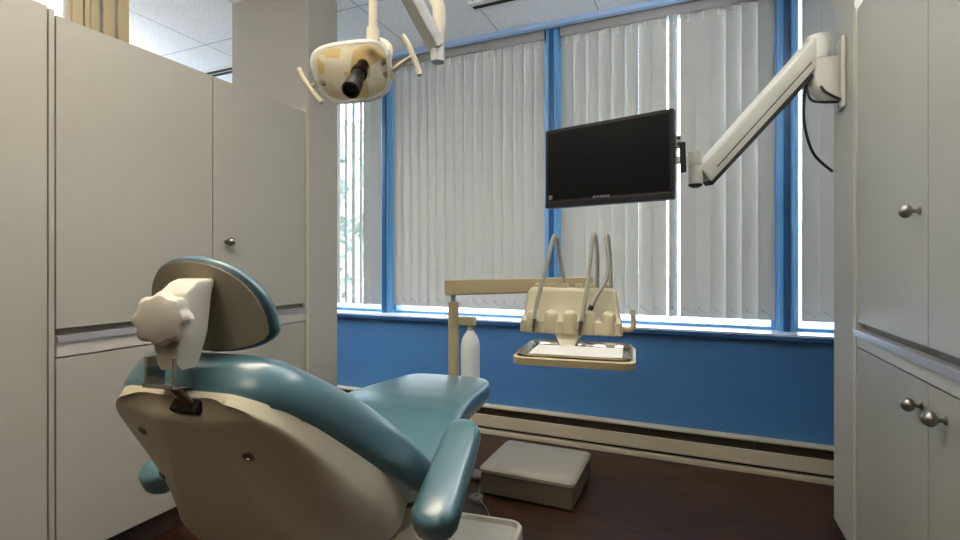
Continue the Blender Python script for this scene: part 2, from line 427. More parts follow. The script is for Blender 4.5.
def nearly_closed(x0, x1, n, lo, hi):              # slats turned just short of closing, thin lines of daylight between
    out = []
    for k in range(n):
        ta = (x0+.0425+(x1-x0-.085)/(n-1)*k)/3.26; sg = 1 if ta > 0.02 else -1
        lim = (x1-x0-.085)/(n-1)/.089+rnd.uniform(lo, hi); th = 3.0
        while math.cos(math.radians(th))-abs(ta)*math.sin(math.radians(th)) > lim and th < 30: th += .2
        out.append(sg*th)
    return out
blind(-2.152, -.93, nearly_closed(-2.152, -.93, 16, .0, .05), 'closed grey vertical blind left of the monitor')
a4 = nearly_closed(-.822, .425, 15, -.012, .012); a4[8] = 58; a4[7] = 12; a4[9] = 12
blind(-.822, .425, a4, 'grey vertical blind behind the monitor, one slat twisted open')
blind(.556, 1.76, nearly_closed(.556, 1.76, 14, -.005, .03), 'grey vertical blind partly hidden by the right column')

# ------------------------------------------------------------------ baseboard heater
t = thing('baseboard_heater', 'long cream baseboard heater under the blue wall', 'heater', (-1.0, 3.09, 0))
hx0, hx1 = -3.3, 1.6; hy = 3.055
b = NB(); box(b, hx0, hx1, hy+.03, 3.118, 0.01, .17); obj('back_panel', b, 'heater_in', t)
b = NB(); beam(b, (hx0, hy+.036, .183), (hx1, hy+.036, .183), .07, .012, bev=.003); obj('top_lip', b, 'heater', t)
b = NB(); box(b, hx0, hx1, hy, hy+.012, .050, .130, .004); obj('front_panel', b, 'heater', t)
b = NB(); box(b, hx0, hx1, hy, hy+.05, 0, .031, .004); obj('bottom_lip', b, 'heater', t)
for k in range(9):
    b = NB(); x = hx0+.3+k*.55; box(b, x, x+.012, hy+.006, hy+.04, .128, .176); obj('bracket', b, 'heater_in', t)

# ------------------------------------------------------------------ cabinets
def knob(bm, p, d, r=.0195):
    lathe(bm, p, d, [(0, .011), (.004, .011), (.006, .006), (.02, .006), (.017, .009), (.021, r*.8), (.028, r), (.036, r*.96), (.043, r*.7), (.047, r*.35), (.048, 0.0005)], 20)
def cabinet(name, label, xf, sgn, y0, y1, z0, z1, dz0, dz1, knobs, toe=False, depth=.58, group=None):
    """xf: plane of the door faces, sgn: +1 when the body lies towards +x."""
    xb = xf+sgn*depth; xd = xf+sgn*.02
    t = thing(name, label, 'cabinet', ((xf+xb)/2, (y0+y1)/2, 0 if toe else z0), 0, group)
    b = NB(); box(b, min(xd, xb), max(xd, xb), y0, y1, z0, z1, .0)
    obj('body', b, 'carcass' if False else 'cab_body', t)
    if toe:
        b = NB(); xt = xf+sgn*.07; box(b, min(xt, xb), max(xt, xb), y0, y1, 0, z0); obj('toe_kick', b, 'toe', t)
    b = NB(); g = .0013; box(b, min(xf, xd), max(xf, xd), y0+g, y1-g, dz0, dz1, .0015); d = obj('door', b, 'laminate', t)
    for (ky, kz) in knobs:
        b = NB(); knob(b, (xf, ky, kz), (-sgn, 0, 0)); obj('knob', b, 'nickel', d)
    return t
M['cab_body'] = mat('cabinet_body_board', (110, 102, 88), 0.6)
LX = -2.0; RX = .56
G1 = 'upper cabinets of the left row'; G2 = 'base cabinets of the left row'
t = thing('tall_cabinet', 'plain tall greige cabinet at the left edge of the view', 'cabinet', (-2.29, .45, 0))
b = NB(); box(b, -2.58, -2.02, -.05, .967, .12, 2.0); obj('body', b, 'cab_body', t)
b = NB(); box(b, -2.58, -2.07, -.05, .944, 0, .12); obj('toe_kick', b, 'toe', t)
b = NB(); box(b, -2.02, -2.0, -.048, .944, .125, 2.018, .002); obj('door', b, 'laminate', t)
cabinet('upper_cabinet', 'upper cabinet with plain wide door behind the dental headrest', LX, -1, .968, 1.566, .90, 2.0, .924, 1.998, [], group=G1)
cabinet('upper_cabinet', 'upper cabinet with round knob beside the left column', LX, -1, 1.568, 2.145, .90, 2.0, .924, 1.998, [(1.640, 1.249)], group=G1)
cabinet('base_cabinet', 'low cabinet door under the ledge, left of the chair back', LX, -1, .968, 1.566, .12, .826, .124, .822, [], toe=True, group=G2)
cabinet('base_cabinet', 'low cabinet beside the left column, mostly behind the chair', LX, -1, 1.568, 2.145, .12, .826, .124, .822, [], toe=True, group=G2)
t = thing('counter_ledge', 'thin grey ledge between upper and lower left cabinets', 'ledge', (-2.28, 1.55, .827))
b = NB(); box(b, -2.57, -1.997, .969, 2.145, .827, .8755, .002); obj('fascia', b, 'fascia', t)
b = NB(); box(b, -2.57, -1.988, .969, 2.145, .876, .8995, .0012); obj('ledge_top', b, 'ledge', t)
G3 = 'upper cabinets of the right row'; G4 = 'base cabinets of the right row'
cabinet('upper_cabinet', 'right upper cabinet with single knob next to the grey column', RX, 1, 1.646, 2.248, .905, 2.10, .930, 2.098, [(1.695, 1.291)], group=G3)
cabinet('upper_cabinet', 'upper cabinet cut off by the right edge of the view', RX, 1, 1.04, 1.644, .905, 2.10, .930, 2.098, [], group=G3)
cabinet('base_cabinet', 'right base cabinet below the ledge, next to the grey column', RX, 1, 1.646, 2.248, .06, .838, .064, .834, [(1.680, .768)], toe=True, group=G4)
cabinet('base_cabinet', 'right base cabinet with knob, cut off by the view edge', RX, 1, 1.04, 1.644, .06, .838, .064, .834, [(1.545, .768)], toe=True, group=G4)
t = thing('counter_ledge', 'thin grey ledge between upper and lower right cabinets', 'ledge', (.85, 1.65, .839))
b = NB(); box(b, .557, 1.13, 1.04, 2.248, .839, .8795, .002); obj('fascia', b, 'fascia', t)
b = NB(); box(b, .548, 1.13, 1.04, 2.248, .880, .9045, .0012); obj('ledge_top', b, 'ledge', t)

# ------------------------------------------------------------------ screen of tan slats beyond the left cabinets
t = thing('slatted_screen', 'tan vertical slats standing beyond the left cabinets, near the ceiling', 'screen', (-3.02, 1.66, 0))
ys = [(1.505, 1.523), (1.526, 1.577), (1.586, 1.612), (1.614, 1.655), (1.675, 1.733), (1.752, 1.812)]
for (a, c) in ys:
    b = NB(); box(b, -3.012, -3.0, a, c, 0.02, CZ-.02, .004); obj('slat', b, 'slat_tan', t)
b = NB(); box(b, -3.05, -3.03, 1.505, 1.80, 0, CZ-.001); obj('backing', b, 'white', t)

# ------------------------------------------------------------------ ceiling fittings and added fill lights
def diffuser(label, x0, x1, y, n):
    t = thing('slot_diffuser', label, 'air vent', ((x0+x1)/2, y, CZ), 0, 'black slot diffusers in the ceiling')
    b = NB(); box(b, x0, x1, y-.05, y+.05, CZ-.012, CZ, .002); obj('frame', b, 'white', t)
    for k in range(n):
        yy = y+(k-(n-1)/2)*.05
        b = NB(); box(b, x0+.01, x1-.01, yy-.015, yy+.015, CZ-.016, CZ-.006); obj('slot', b, 'vent', t)
diffuser('double black slot air vent above the left cabinets', -4.3, -3.2, 2.89, 2)
diffuser('black slot air vent at the top edge, above the blinds', -1.26, -.1, 2.78, 1)
for (lx, ly), lb in zip(LAMPS, ['lit fluorescent troffer above the viewer', 'added fill troffer well behind the viewer', 'added fill troffer in the neighbouring bay']):
    t = thing('ceiling_and_fill_light', lb, 'ceiling light', (lx, ly, CZ), 0, 'fluorescent ceiling lights')
    b = NB()
    for q in (-1, 1):
        box(b, lx+q*.30-.015, lx+q*.30+.015, ly-.61, ly+.61, CZ-.045, CZ); box(b, lx-.285, lx+.285, ly+q*.595-.015, ly+q*.595+.015, CZ-.045, CZ)
    obj('frame', b, 'white', t)
    b = NB(); box(b, lx-.285, lx+.285, ly-.58, ly+.58, CZ-.04, CZ-.03); obj('diffuser', b, 'diffuser', t)

for i, (lx, ly, ll, lz, w_) in enumerate(FILL_UPLIGHTS):
    z0 = (2.0005, 2.1005, 2.20, 2.20)[i]
    t = thing('added_uplight', 'long white added fill light '+w_, 'ceiling light', (lx, ly, z0), 0, 'added fill uplights')
    b = NB(); box(b, lx-.08, lx+.08, ly-ll/2-.03, ly+ll/2+.03, z0, lz+.045, .008); obj('trough', b, 'white', t)
    b = NB(); box(b, lx-.05, lx+.05, ly-ll/2, ly+ll/2, lz+.0455, lz+.055); obj('tube', b, 'diffuser', t)
    if i >= 2:
        for q in (-.5, .5):
            b = NB(); cyl(b, (lx+.07, ly+q, 2.28), (lx+.07, ly+q, CZ), .004, seg=8); obj('hanging_rod', b, 'nickel', t)

# ------------------------------------------------------------------ dental chair (local frame: x = patient's right, y = towards the feet)
PHI = math.radians(7.06)
chair = thing('dental_chair', 'teal vinyl dental chair with cream shell, seen from behind', 'dental chair', (-.90, 1.10, 0), PHI)
CH = chair
B0 = V((0, .03, .535)); B1 = V((0, -.50, .955))
ax = (B1-B0); BL = ax.length; ax.normalize()
nr = V((0, ax.z, -ax.y)); nr = -V((0, -ax.z, ax.y)) if False else nr     # front normal (towards patient)
if nr.z < 0: nr = -nr
def interp(tab, t):
    for (a, x), (c, y) in zip(tab, tab[1:]):
        if t <= c:
            s = (t-a)/(c-a); s = s*s*(3-2*s) if False else s
            return x+(y-x)*s
    return tab[-1][1]
# cushion of the backrest
bw = [(0, .225), (.02, .258), (.05, .274), (.12, .282), (.3, .274), (.5, .258), (.7, .236), (.85, .215), (.93, .188), (.975, .145), (1.0, .07)]
bt = [(0, .045), (.04, .074), (.12, .086), (.4, .092), (.65, .088), (.8, .080), (.93, .072), (.975, .058), (.99, .042), (1.0, .02)]
N = 40
b = NB(); rs = []
TT = [0, .015, .04, .08, .14]+[.14+(.9-.14)*k/14 for k in range(1, 15)]+[.93, .955, .975, .99, 1.0]
for t_ in TT:
    w_ = interp(bw, t_); h_ = interp(bt, t_); c_ = B0+ax*(BL*t_)+nr*interp([(0, .014), (.3, .022), (.6, .020), (.85, .008), (1, .006)], t_)
    ring = []
    for k in range(N):
        sx, sy = sup(2*PI*k/N, 2.7)
        dish = .018*(1-min(1, abs(sx))**2) if sy > 0 else 0
        ring.append(c_+V((1, 0, 0))*(w_*sx)+nr*(h_*sy-dish))
    rs.append(ring)
rings(b, rs); obj('backrest', b, 'teal', CH, True, 60)
# rear shell of the backrest
#          t, rim half width, knee half width, panel half width, knee depth, panel depth
sh_tab = [(.0, .13, .10, .08, .06, .09), (.02, .185, .145, .11, .09, .125), (.06, .216, .168, .13, .115, .15), (.14, .234, .180, .145, .135, .172), (.3, .242, .186, .155, .145, .185), (.45, .240, .182, .15, .14, .182),
          (.55, .234, .172, .135, .125, .165), (.7, .222, .162, .095, .088, .118), (.82, .208, .158, .07, .052, .075), (.9, .184, .146, .052, .034, .050), (.93, .170, .136, .048, .028, .042), (.945, .161, .129, .046, .024, .037),
          (.955, .154, .122, .044, .018, .030), (.965, .146, .114, .042, .012, .019), (.978, .132, .10, .04, .006, .009), (.992, .11, .085, .036, .002, .004)]
b = NB(); rs = []
def shell_ring(t_, k):
    w_, wk, wi, df, dc = [interp([(r[0], r[q]) for r in sh_tab], t_) for q in (1, 2, 3, 4, 5)]
    c_ = B0+ax*(BL*t_)-nr*.040
    q = abs(k-.5)*2                                  # 0 centre .. 1 rim
    P = [V((0, dc, 0)), V((wi*.6, dc, 0)), V((wi*.93, dc*.995, 0)), V((wi*1.06, dc*.965, 0)), V((wk, df, 0)), V((w_, df*.45+.012, 0)), V((w_, .010, 0)), V((w_, -.008, 0))]
    n = len(P)-1; f = q*(n-1); i_ = min(int(f), n-2); u = f-i_
    A = P[0] if i_ == 0 else (P[i_]+P[i_+1])/2; E = P[n] if i_ == n-2 else (P[i_+1]+P[i_+2])/2; Bm = P[i_+1]
    p = A*(1-u)**2+Bm*2*u*(1-u)+E*u*u
    return c_+V((math.copysign(p.x, k-.5), 0, 0))-nr*p.y
for t_ in [0, .01, .02, .035, .06, .1]+[.1+(.86-.1)*k/12 for k in range(1, 13)]+[.89, .91, .925, .935, .942, .947, .951, .955, .96, .965, .971, .978, .985, .992]:
    rs.append([shell_ring(t_, k/96) for k in range(97)])
rings(b, rs); sh = obj('back_shell', b, 'ivory', CH, True, 60)
def shell_pt(t_, fx):                            # point on the rear of the shell
    return min((shell_ring(t_, k/800) for k in range(801)), key=lambda p: abs(p.x-fx))
for (t_, fx) in ((.87, -.120), (.70, -.140), (.83, .11), (.12, .19)):
    p = shell_pt(t_, fx); q1 = shell_pt(t_+.02, fx); q2 = shell_pt(t_, fx+.012)
    nn = (q1-p).cross(q2-p).normalized()
    if nn.dot(p-(B0+ax*(BL*t_))) < 0: nn = -nn
    b = NB(); lathe(b, p-nn*.002, nn, [(0, .010), (.005, .010), (.0055, .0075), (.003, .006), (.003, .0005)], 16); obj('screw', b, 'nickel', sh, True)
# slot for the headrest bar
b = NB()
pt_ = B0+ax*(BL*.972)-nr*.050+V((.022, 0, 0))
box(b, -.026, .032, -.010, .010, -.018, .018, .004, mx=Matrix.Translation(pt_) @ Matrix.Rotation(math.radians(-38), 4, 'X')); obj('slot', b, 'rubber', sh, True)
# seat and leg rest
st = [(-.02, .25, .600, .05), (.0, .262, .612, .06), (.06, .268, .622, .065), (.15, .262, .655, .065), (.25, .25, .690, .064), (.34, .235, .700, .062), (.45, .22, .699, .060),
      (.6, .208, .692, .057), (.70, .198, .686, .054), (.745, .182, .680, .046), (.77, .16, .668, .032), (.782, .13, .650, .012)]
P = []
for i in range(len(st)-1):
    for k in range(4): P.append([st[i][j]+(st[i+1][j]-st[i][j])*k/4 for j in range(4)])
P.append(list(st[-1]))
b = NB(); rs = []
for (y_, w_, z_, h_) in P:
    ring = []
    for k in range(N):
        sx, sy = sup(2*PI*k/N, 3.6)
        ring.append(V((w_*sx+.045*max(y_, 0)/.78, y_, z_-h_+h_*sy+(.006*abs(sx)**2 if sy > 0 else 0))))
    rs.append(ring)
rings(b, rs); obj('seat', b, 'teal', CH, True, 60)
b = NB(); rs = []
for (y_, w_, z0_, z1_) in ((-.05, .2, .44, .52), (.05, .21, .42, .53), (.3, .2, .44, .585), (.6, .15, .56, .60), (.68, .12, .585, .60)):
    rs.append([V((x, y_, z)) for x, z in rrect(2*w_, z1_-z0_, min(.02, (z1_-z0_)*.4), 4, 0, (z0_+z1_)/2)])
rings(b, rs); obj('seat_frame', b, 'ivory', CH, True)
# armrests
for s in (1, -1):
    b = NB(); rs = []
    n0 = V((.358 if s > 0 else -.425, -.228, .570)); n1 = V((.350 if s > 0 else -.39, .058, .718)); d = (n1-n0); LL = d.length; d.normalize()
    sd_ = V((1, 0, 0)); sd_ = (sd_-d*sd_.dot(d)).normalized(); u_ = d.cross(sd_); u_ = u_ if u_.z > 0 else -u_
    T = [0, .008, .025, .06, .12, .25, .4, .55, .7, .82, .9, .95, .98, .993, 1.0]
    for t_ in T:
        e = min(1, (1-(1-min(t_/.14, 1))**2.2)**.5) if t_ < .14 else (max(0, 1-((t_-.86)/.14)**2.2)**.5 if t_ > .86 else 1)
        e = max(e, .06)
        w_ = (.053-.006*t_)*e; h_ = (.040-.008*t_)*(.35+.65*e)
        if e < .1: h_ = .012
        rs.append([n0+d*(LL*t_)+sd_*(w_*sup(2*PI*k/28, 3.4)[0])+u_*(h_*sup(2*PI*k/28, 3.4)[1]) for k in range(28)])
    rings(b, rs); ar = obj('armrest', b, 'teal', CH, True, 60)
    b = NB(); tube(b, [tuple(n0+d*.2-u_*.03), (s*.33, -.01, .54), (s*.25, .04, .49), (s*.18, .06, .47)], .016, 10); obj('arm_bracket', b, 'steel', ar, True)
# pedestal and floor base
b = NB()
rs = []
for (z_, w_, d_, cy) in ((.09, .36, .5, .22), (.2, .3, .42, .2), (.34, .3, .36, .18), (.46, .34, .36, .16)):
    rs.append([V((x, y, z_)) for x, y in rrect(w_, d_, .05, 5, 0, cy)])
rings(b, rs); obj('pedestal', b, 'ivory', CH, True)
b = NB()
fn = lambda g: rrect(.74+2*g, 1.02+2*g, .06+g, 6, 0, .27)
plate(b, fn, [(0, 0), (.092, -.004), (.100, -.010), (.100, -.022), (.084, -.030), (.084, -.2)]); obj('floor_base', b, 'ivory_pale', CH, True)
# headrest
HC = V((-.012, -.462, 1.068)); hu = V((0, -.30, 1)).normalized(); hf = V((0, 1, .30)).normalized(); hw = V((1, 0, 0))
def head_ring(scale, off, n=48, curve=1.1):
    r = []
    for k in range(n):
        sx, sy = sup(2*PI*k/n, 2.15)
        if sy > 0: y = .140*sy-.045
        else: y = .050*math.copysign(abs(sy)**.75, sy)-.045
        x = .143*sx
        x *= scale; y = (y-.01)*scale+.01
        r.append(HC+hw*x+hu*y+hf*(off+curve*x*x))
    return r
b = NB(); rings(b, [head_ring(.90, .000), head_ring(.97, .002), head_ring(1.0, .005), head_ring(1.005, .010), head_ring(1.0, .016), head_ring(.96, .022), head_ring(.8, .026), head_ring(.4, .022)])
hd = obj('headrest', b, 'teal', CH, True, 60)
b = NB(); rings(b, [head_ring(.935, .002), head_ring(.935, -.003), head_ring(.930, -.0045), head_ring(.5, -.0045)]); obj('headrest_back', b, 'head_board', hd, True)
b = NB(); rings(b, [head_ring(.985, .003), head_ring(.945, -.003), head_ring(.935, .003)], False, False); obj('seam', b, 'teal_dark', hd, True)
# articulating bracket
BX = .014
b = NB()
rs = []
for (y_, z_, w_, d_) in ((-.492, 1.122, .052, .034), (-.500, 1.116, .060, .046), (-.514, 1.098, .064, .058), (-.524, 1.030, .064, .060), (-.526, 1.018, .062, .058), (-.528, .978, .046, .050), (-.528, .968, .042, .042)):
    rs.append([V((BX+x, y_+y, z_)) for x, y in rrect(w_, d_, min(.008, d_*.3), 2)])
rings(b, rs); br = obj('headrest_bracket', b, 'ivory_pale', CH, True)
b = NB(); cyl(b, (BX-.050, -.506, 1.092), (BX+.02, -.506, 1.092), .015, seg=18); obj('pivot', b, 'ivory_pale', br, True)
kn = []
kc = V((BX+.002, -.556, 1.056)); kd = V((.34, -.94, .08)).normalized(); ka, kb = frame_of(kd)
def kring(h, r, lob):
    out = []
    for k in range(56):
        a_ = 2*PI*k/56; rr = r*(1+1.35*lob*math.cos(8*a_))
        out.append(kc+kd*h+(ka*math.cos(a_)+kb*math.sin(a_))*rr)
    return out
b = NB(); rings(b, [kring(-.02, .02, 0), kring(-.012, .036, .03), kring(-.008, .041, .05), kring(.010, .0445, .055), kring(.015, .043, .055), kring(.021, .037, .035), kring(.025, .024, .0), kring(.026, .008, 0)])
obj('star_knob', b, 'ivory_pale', br, True, 24)
b = NB()
for s in (-1, 1): beam(b, (BX-.012+s*.030, -.538, .99), (BX-.012+s*.030, -.538, .94), .036, .006, bev=.001, up=(1, 0, 0))
beam(b, (BX-.012, -.560, .942), (BX-.012, -.50, .936), .066, .008, bev=.002)
obj('yoke', b, 'steel', CH, True)
b = NB(); beam(b, (BX-.006, -.538, .945), tuple(pt_+V((.004, 0, 0))), .045, .016, bev=.003); obj('headrest_bar', b, 'steel', CH, True)

# ------------------------------------------------------------------ delivery unit: post, beam, instrument head, tray holder
px, py = -.966, 1.935
hx, hy_ = -.364, 1.585                     # instrument head
hr = math.radians(6.2)
dl = thing('delivery_unit', 'tan post and arm carrying the instrument holder beside the chair', 'dental delivery unit', (px, py, 0))
b = NB(); lathe(b, (px, py, 0), (0, 0, 1), [(0, .04), (.02, .04), (.03, .03), (.06, .024)]); obj('foot', b, 'tan', dl)
b = NB(); cyl(b, (px, py, .05), (px, py, 1.0-.02), .0235, seg=24); obj('post', b, 'tan', dl)
b = NB(); cyl(b, (px, py, .975), (px, py, 1.012), .013, seg=16); obj('pivot', b, 'steel', dl)
p0 = V((px-.03, py+.015, 1.041)); p1 = V((-.325, 1.70, 1.078)); 
b = NB(); beam(b, p0, p1, .06, .068, .05, .050, bev=.007); obj('arm', b, 'tan', dl)
b = NB(); box(b, px+.015, px+.097, py-.002, py+.033, .878, .915, .005); obj('bottle_bracket', b, 'tan', dl)
HM = Matrix.Translation((hx, hy_, 0)) @ Matrix.Rotation(hr, 4, 'Z') @ Matrix.Diagonal((.90, 1, 1, 1))
# head body: loft upward (wide at the bottom, narrow at the top)
b = NB(); rs = []
for (z_, w_, d_, cy) in ((.925, .350, .03, -.035), (.930, .356, .05, -.032), (.965, .352, .06, -.028), (.985, .338, .05, -.012), (1.055, .316, .045, .0), (1.066, .300, .040, .002), (1.070, .285, .03, .004)):
    rs.append([HM @ V((x, y, z_)) for x, y in rrect(w_, d_, min(.014, d_*.4), 4, 0, cy)])
rings(b, rs); hb = obj('instrument_head', b, 'ivory_head', dl)
# instrument holder lobes
for k in range(5):
    x = -.132+k*.066
    b = NB(); rs = []
    for (z_, r_, yy) in ((.927, .020, -.046), (.936, .025, -.046), (.978, .025, -.046), (.992, .021, -.040), (1.002, .010, -.022)):
        rs.append([HM @ V((x+r_*math.cos(2*PI*q/18), yy+r_*.8*math.sin(2*PI*q/18), z_)) for q in range(18)])
    rings(b, rs); obj('holder', b, 'ivory_head', hb)
# top teeth
for k in range(6):
    x = -.12+k*.048
    b = NB(); box(b, x-.011, x+.011, -.006, .016, 1.064, 1.083, .003, mx=HM); obj('clip', b, 'ivory_head', hb)
# hook at the right
b = NB(); tube(b, [tuple(HM @ V(q)) for q in ((.165, -.01, .945), (.20, -.01, .942), (.212, -.01, .955), (.212, -.01, .985), (.208, -.01, 1.005))], .0085, 10); obj('side_hook', b, 'ivory_head', hb)
# hoses
def hs(pts, dx, r=.0065):
    b = NB(); tube(b, [tuple(HM @ V((q[0]+dx, q[1], q[2]))) for q in pts], r, 10, 10); return obj('hose', b, 'hose', hb)
h1 = hs([(-.045, .03, 1.06), (-.066, .012, 1.16), (-.072, -.005, 1.222), (-.078, -.02, 1.236), (-.086, -.034, 1.222), (-.110, -.05, 1.12), (-.137, -.066, 1.02), (-.143, -.07, .968)], .023)
h2 = hs([(.07, .03, 1.06), (.072, .015, 1.17), (.068, .005, 1.226), (.063, -.008, 1.240), (.058, -.022, 1.225), (.045, -.05, 1.1), (.028, -.07, .99), (.022, -.072, .965)], .018)
h3 = hs([(.125, .03, 1.06), (.122, .015, 1.16), (.116, .004, 1.225), (.112, -.004, 1.236), (.110, -.014, 1.224), (.118, -.03, 1.15), (.112, -.04, 1.10), (.078, -.052, 1.045), (.064, -.058, 1.015)], .012)
for h_, p_, q_ in ((h1, (-.120, -.070, .972), (-.123, -.074, .945)), (h2, (.040, -.072, .970), (.036, -.076, .938))):
    b = NB(); cyl(b, HM @ V(p_), HM @ V(q_), .0095, .011, 14); cyl(b, HM @ V(q_), HM @ V((q_[0], q_[1]-.006, q_[2]-.012)), .008, .005, 14); obj('handpiece_tip', b, 'steel', h_)
b = NB(); cyl(b, HM @ V((.076, -.058, 1.018)), HM @ V((.070, -.060, 1.004)), .008, seg=12); obj('handpiece_tip', b, 'rubber', h3)
# neck and tray holder
b = NB(); rs = []
for (z_, w_, d_, cy) in ((.935, .12, .03, -.03), (.915, .085, .03, -.035), (.895, .06, .03, -.05), (.888, .05, .03, -.06)):
    rs.append([HM @ V((x, y, z_)) for x, y in rrect(w_, d_, .01, 3, -.008, cy)])
rings(b, rs); obj('tray_neck', b, 'ivory_head', dl)
TC = V((-.3125, 1.425, 0)); TMx = Matrix.Translation(TC) @ Matrix.Rotation(hr, 4, 'Z')
b = NB(); plate(b, lambda g: rrect(.325+2*g, .272+2*g, .035+g, 6), [(.872, -.006), (.874, 0), (.892, .001), (.8945, -.003), (.8945, -.008), (.8865, -.010), (.8865, -.1)], TMx); obj('tray_holder', b, 'tan', dl)
tr = thing('instrument_tray', 'steel instrument tray resting in the tan holder', 'tray', (TC.x, TC.y, .8875), hr)
b = NB(); plate(b, lambda g: rrect(.307+2*g, .254+2*g, .034+g, 6), [(.8885, -.012), (.8885, -.006), (.902, .001), (.9035, .001), (.9035, -.002), (.892, -.012), (.8905, -.02)], TMx); obj('tray_pan', b, 'steel', tr)
b = NB(); box(b, .075, .105, .113, .131, .8925, .9035, .003, mx=TMx); obj('tray_clip', b, 'ivory', tr)
b = NB(); box(b, -.128, .128, -.102, .094, .8915, .8930, mx=TMx); o = obj('tray_paper', b, 'paper'); tag(o, 'white paper liner lying in the steel tray', 'paper')
# bottle
bx, by = px+.074, py+.015
bo = thing('water_bottle', 'white plastic bottle hanging under the post bracket', 'bottle', (bx, by, .605))
b = NB(); lathe(b, (bx, by, .605), (0, 0, 1), [(0, .034), (.004, .039), (.015, .041), (.19, .041), (.215, .036), (.235, .026), (.245, .017), (.252, .016)], 28); obj('body', b, 'bottle', bo)
b = NB(); cyl(b, (bx, by, .857), (bx, by, .877), .014, seg=18); obj('cap', b, 'tan', bo)

# ------------------------------------------------------------------ dental light
lt = thing('dental_light', 'cream overhead dental light on a ceiling arm', 'dental light', (-.9, 1.14, CZ))
LC = V((-.884, 1.139, 1.690))
ln = V((.42, -.84, -.40)).normalized()            # direction it shines
lr = V((.80, .36, -.02)); lr = (lr-ln*lr.dot(ln)).normalized(); lu = lr.cross(ln); lu = lu if lu.z > 0 else -lu
tilt = math.radians(8); lr, lu = lr*math.cos(tilt)-lu*math.sin(tilt)*-1, lu*math.cos(tilt)+lr*math.sin(tilt)*-1
lr.normalize(); lu = (lu-lr*lu.dot(lr)).normalized()
def lring(w, h, off, n=48, e=3.2):
    out = []
    for k in range(n):
        sx, sy = sup(2*PI*k/n, e)
        x = w*sx*(1+.08*sy); y = h*sy
        out.append(LC+lr*x+lu*y+ln*off)
    return out
HW, HH = .108, .080
b = NB(); rings(b, [lring(HW, HH, .0), lring(HW*1.02, HH*1.03, .006), lring(HW*1.02, HH*1.03, .016), lring(HW*.96, HH*.95, .022), lring(HW*.90, HH*.88, .020), lring(HW*.89, HH*.87, .002)], False, False)
hd = obj('lamp_rim', b, 'lamp_shell', lt, sharp=60)
b = NB(); rings(b, [lring(HW*.98, HH*.98, .002), lring(HW*.97, HH*.97, -.025), lring(HW*.8, HH*.8, -.055), lring(HW*.4, HH*.4, -.075)], False, True); obj('lamp_housing', b, 'lamp_shell', lt, sharp=60)
b = NB(); rings(b, [lring(HW*.93, HH*.92, .004), lring(HW*.86, HH*.85, -.016), lring(HW*.6, HH*.6, -.04), lring(HW*.2, HH*.2, -.05)], False, True); obj('reflector', b, 'reflector', lt, sharp=60)
b = NB(); rings(b, [lring(HW*.94, HH*.93, .014), lring(HW*.94, HH*.93, .0155)]); obj('shield', b, 'shield', lt)
bc = LC-ln*.045+lr*.022+lu*.016
bd = (ln*1.0+lr*-.16+lu*-.42).normalized()
b = NB(); lathe(b, bc, bd, [(q*1.28, r*1.04) for q, r in ((0, .017), (.03, .017), (.032, .022), (.045, .022), (.047, .018), (.085, .0185), (.087, .0225), (.118, .0235), (.120, .019), (.108, .018), (.108, .0005))], 28); obj('bulb_shroud', b, 'black', lt)
for s in (-1, 1):
    a0 = LC+lr*(s*.104)+ln*.005+lu*(-.018 if s < 0 else -.020); a1 = a0+lr*(s*(.026 if s < 0 else .050))+lu*(-.004 if s < 0 else .034)+ln*.01
    if s > 0: a1 = a1+lr*.02+lu*.01
    b = NB(); beam(b, a0-lr*(s*.02), a1, .020, .010, .014, .008, bev=.003); cyl(b, a0-ln*.004, a0+ln*.016, .010, seg=14); h = obj('handle_arm', b, 'ivory', lt)
    b = NB(); q = V((-.12, .0, 0)) if s < 0 else V((0, 0, 0))
    vdir = (V((-.06, 0, 1)) + lr*(-.62 if s < 0 else -.34)).normalized()
    tube(b, [a1+vdir*.062-lr*(s*.006), a1+vdir*.03, a1, a1-vdir*.030, a1-vdir*.058+lr*(s*-.004)], .0080, 12); obj('handle', b, 'ivory', h)
# yoke, pole
pp = V((-.848, 1.18, 0))
b = NB(); tube(b, [tuple(LC+lr*.09-ln*.02+lu*.01), tuple(LC+lr*.10-ln*.06+lu*.055), tuple(LC+lr*.06-ln*.075+lu*.078), (pp.x, pp.y, 1.775)], .013, 12); obj('yoke', b, 'ivory', lt)
b = NB(); cyl(b, (pp.x, pp.y, 1.755), (pp.x, pp.y, 1.825), .0185, seg=22); obj('collar', b, 'ivory', lt)
b = NB(); cyl(b, (pp.x, pp.y, 1.82), (pp.x, pp.y, 2.105), .0125, seg=20); obj('pole', b, 'ivory', lt)
EL = V((-.748, 1.385, 1.815))
top = V((pp.x, pp.y, 2.105))
b = NB(); beam(b, EL+V((0, 0, .02)), top+V((0, 0, .012)), .050, .042, bev=.006); obj('spring_arm', b, 'grey_arm', lt)
b = NB(); cyl(b, EL+V((0, 0, -.026)), EL+V((0, 0, .05)), .0215, seg=22); obj('elbow', b, 'grey_arm', lt)
b = NB(); tube(b, [tuple(EL+V((0, 0, .03))), tuple(EL+V((.004, .004, .10))), tuple(EL+V((-.002, .004, .16))), tuple(EL+V((-.05, .004, .22))), tuple(EL+V((-.13, 0, .262))), tuple(EL+V((-.20, 0, .33))), tuple(EL+V((-.22, 0, .5))), (EL.x-.22, EL.y, CZ-.02)], .0205, 16); obj('bent_tube', b, 'ivory', lt)
b = NB(); lathe(b, (EL.x-.22, EL.y, CZ), (0, 0, -1), [(0, .09), (.02, .09), (.035, .03)]); obj('ceiling_plate', b, 'ivory', lt)

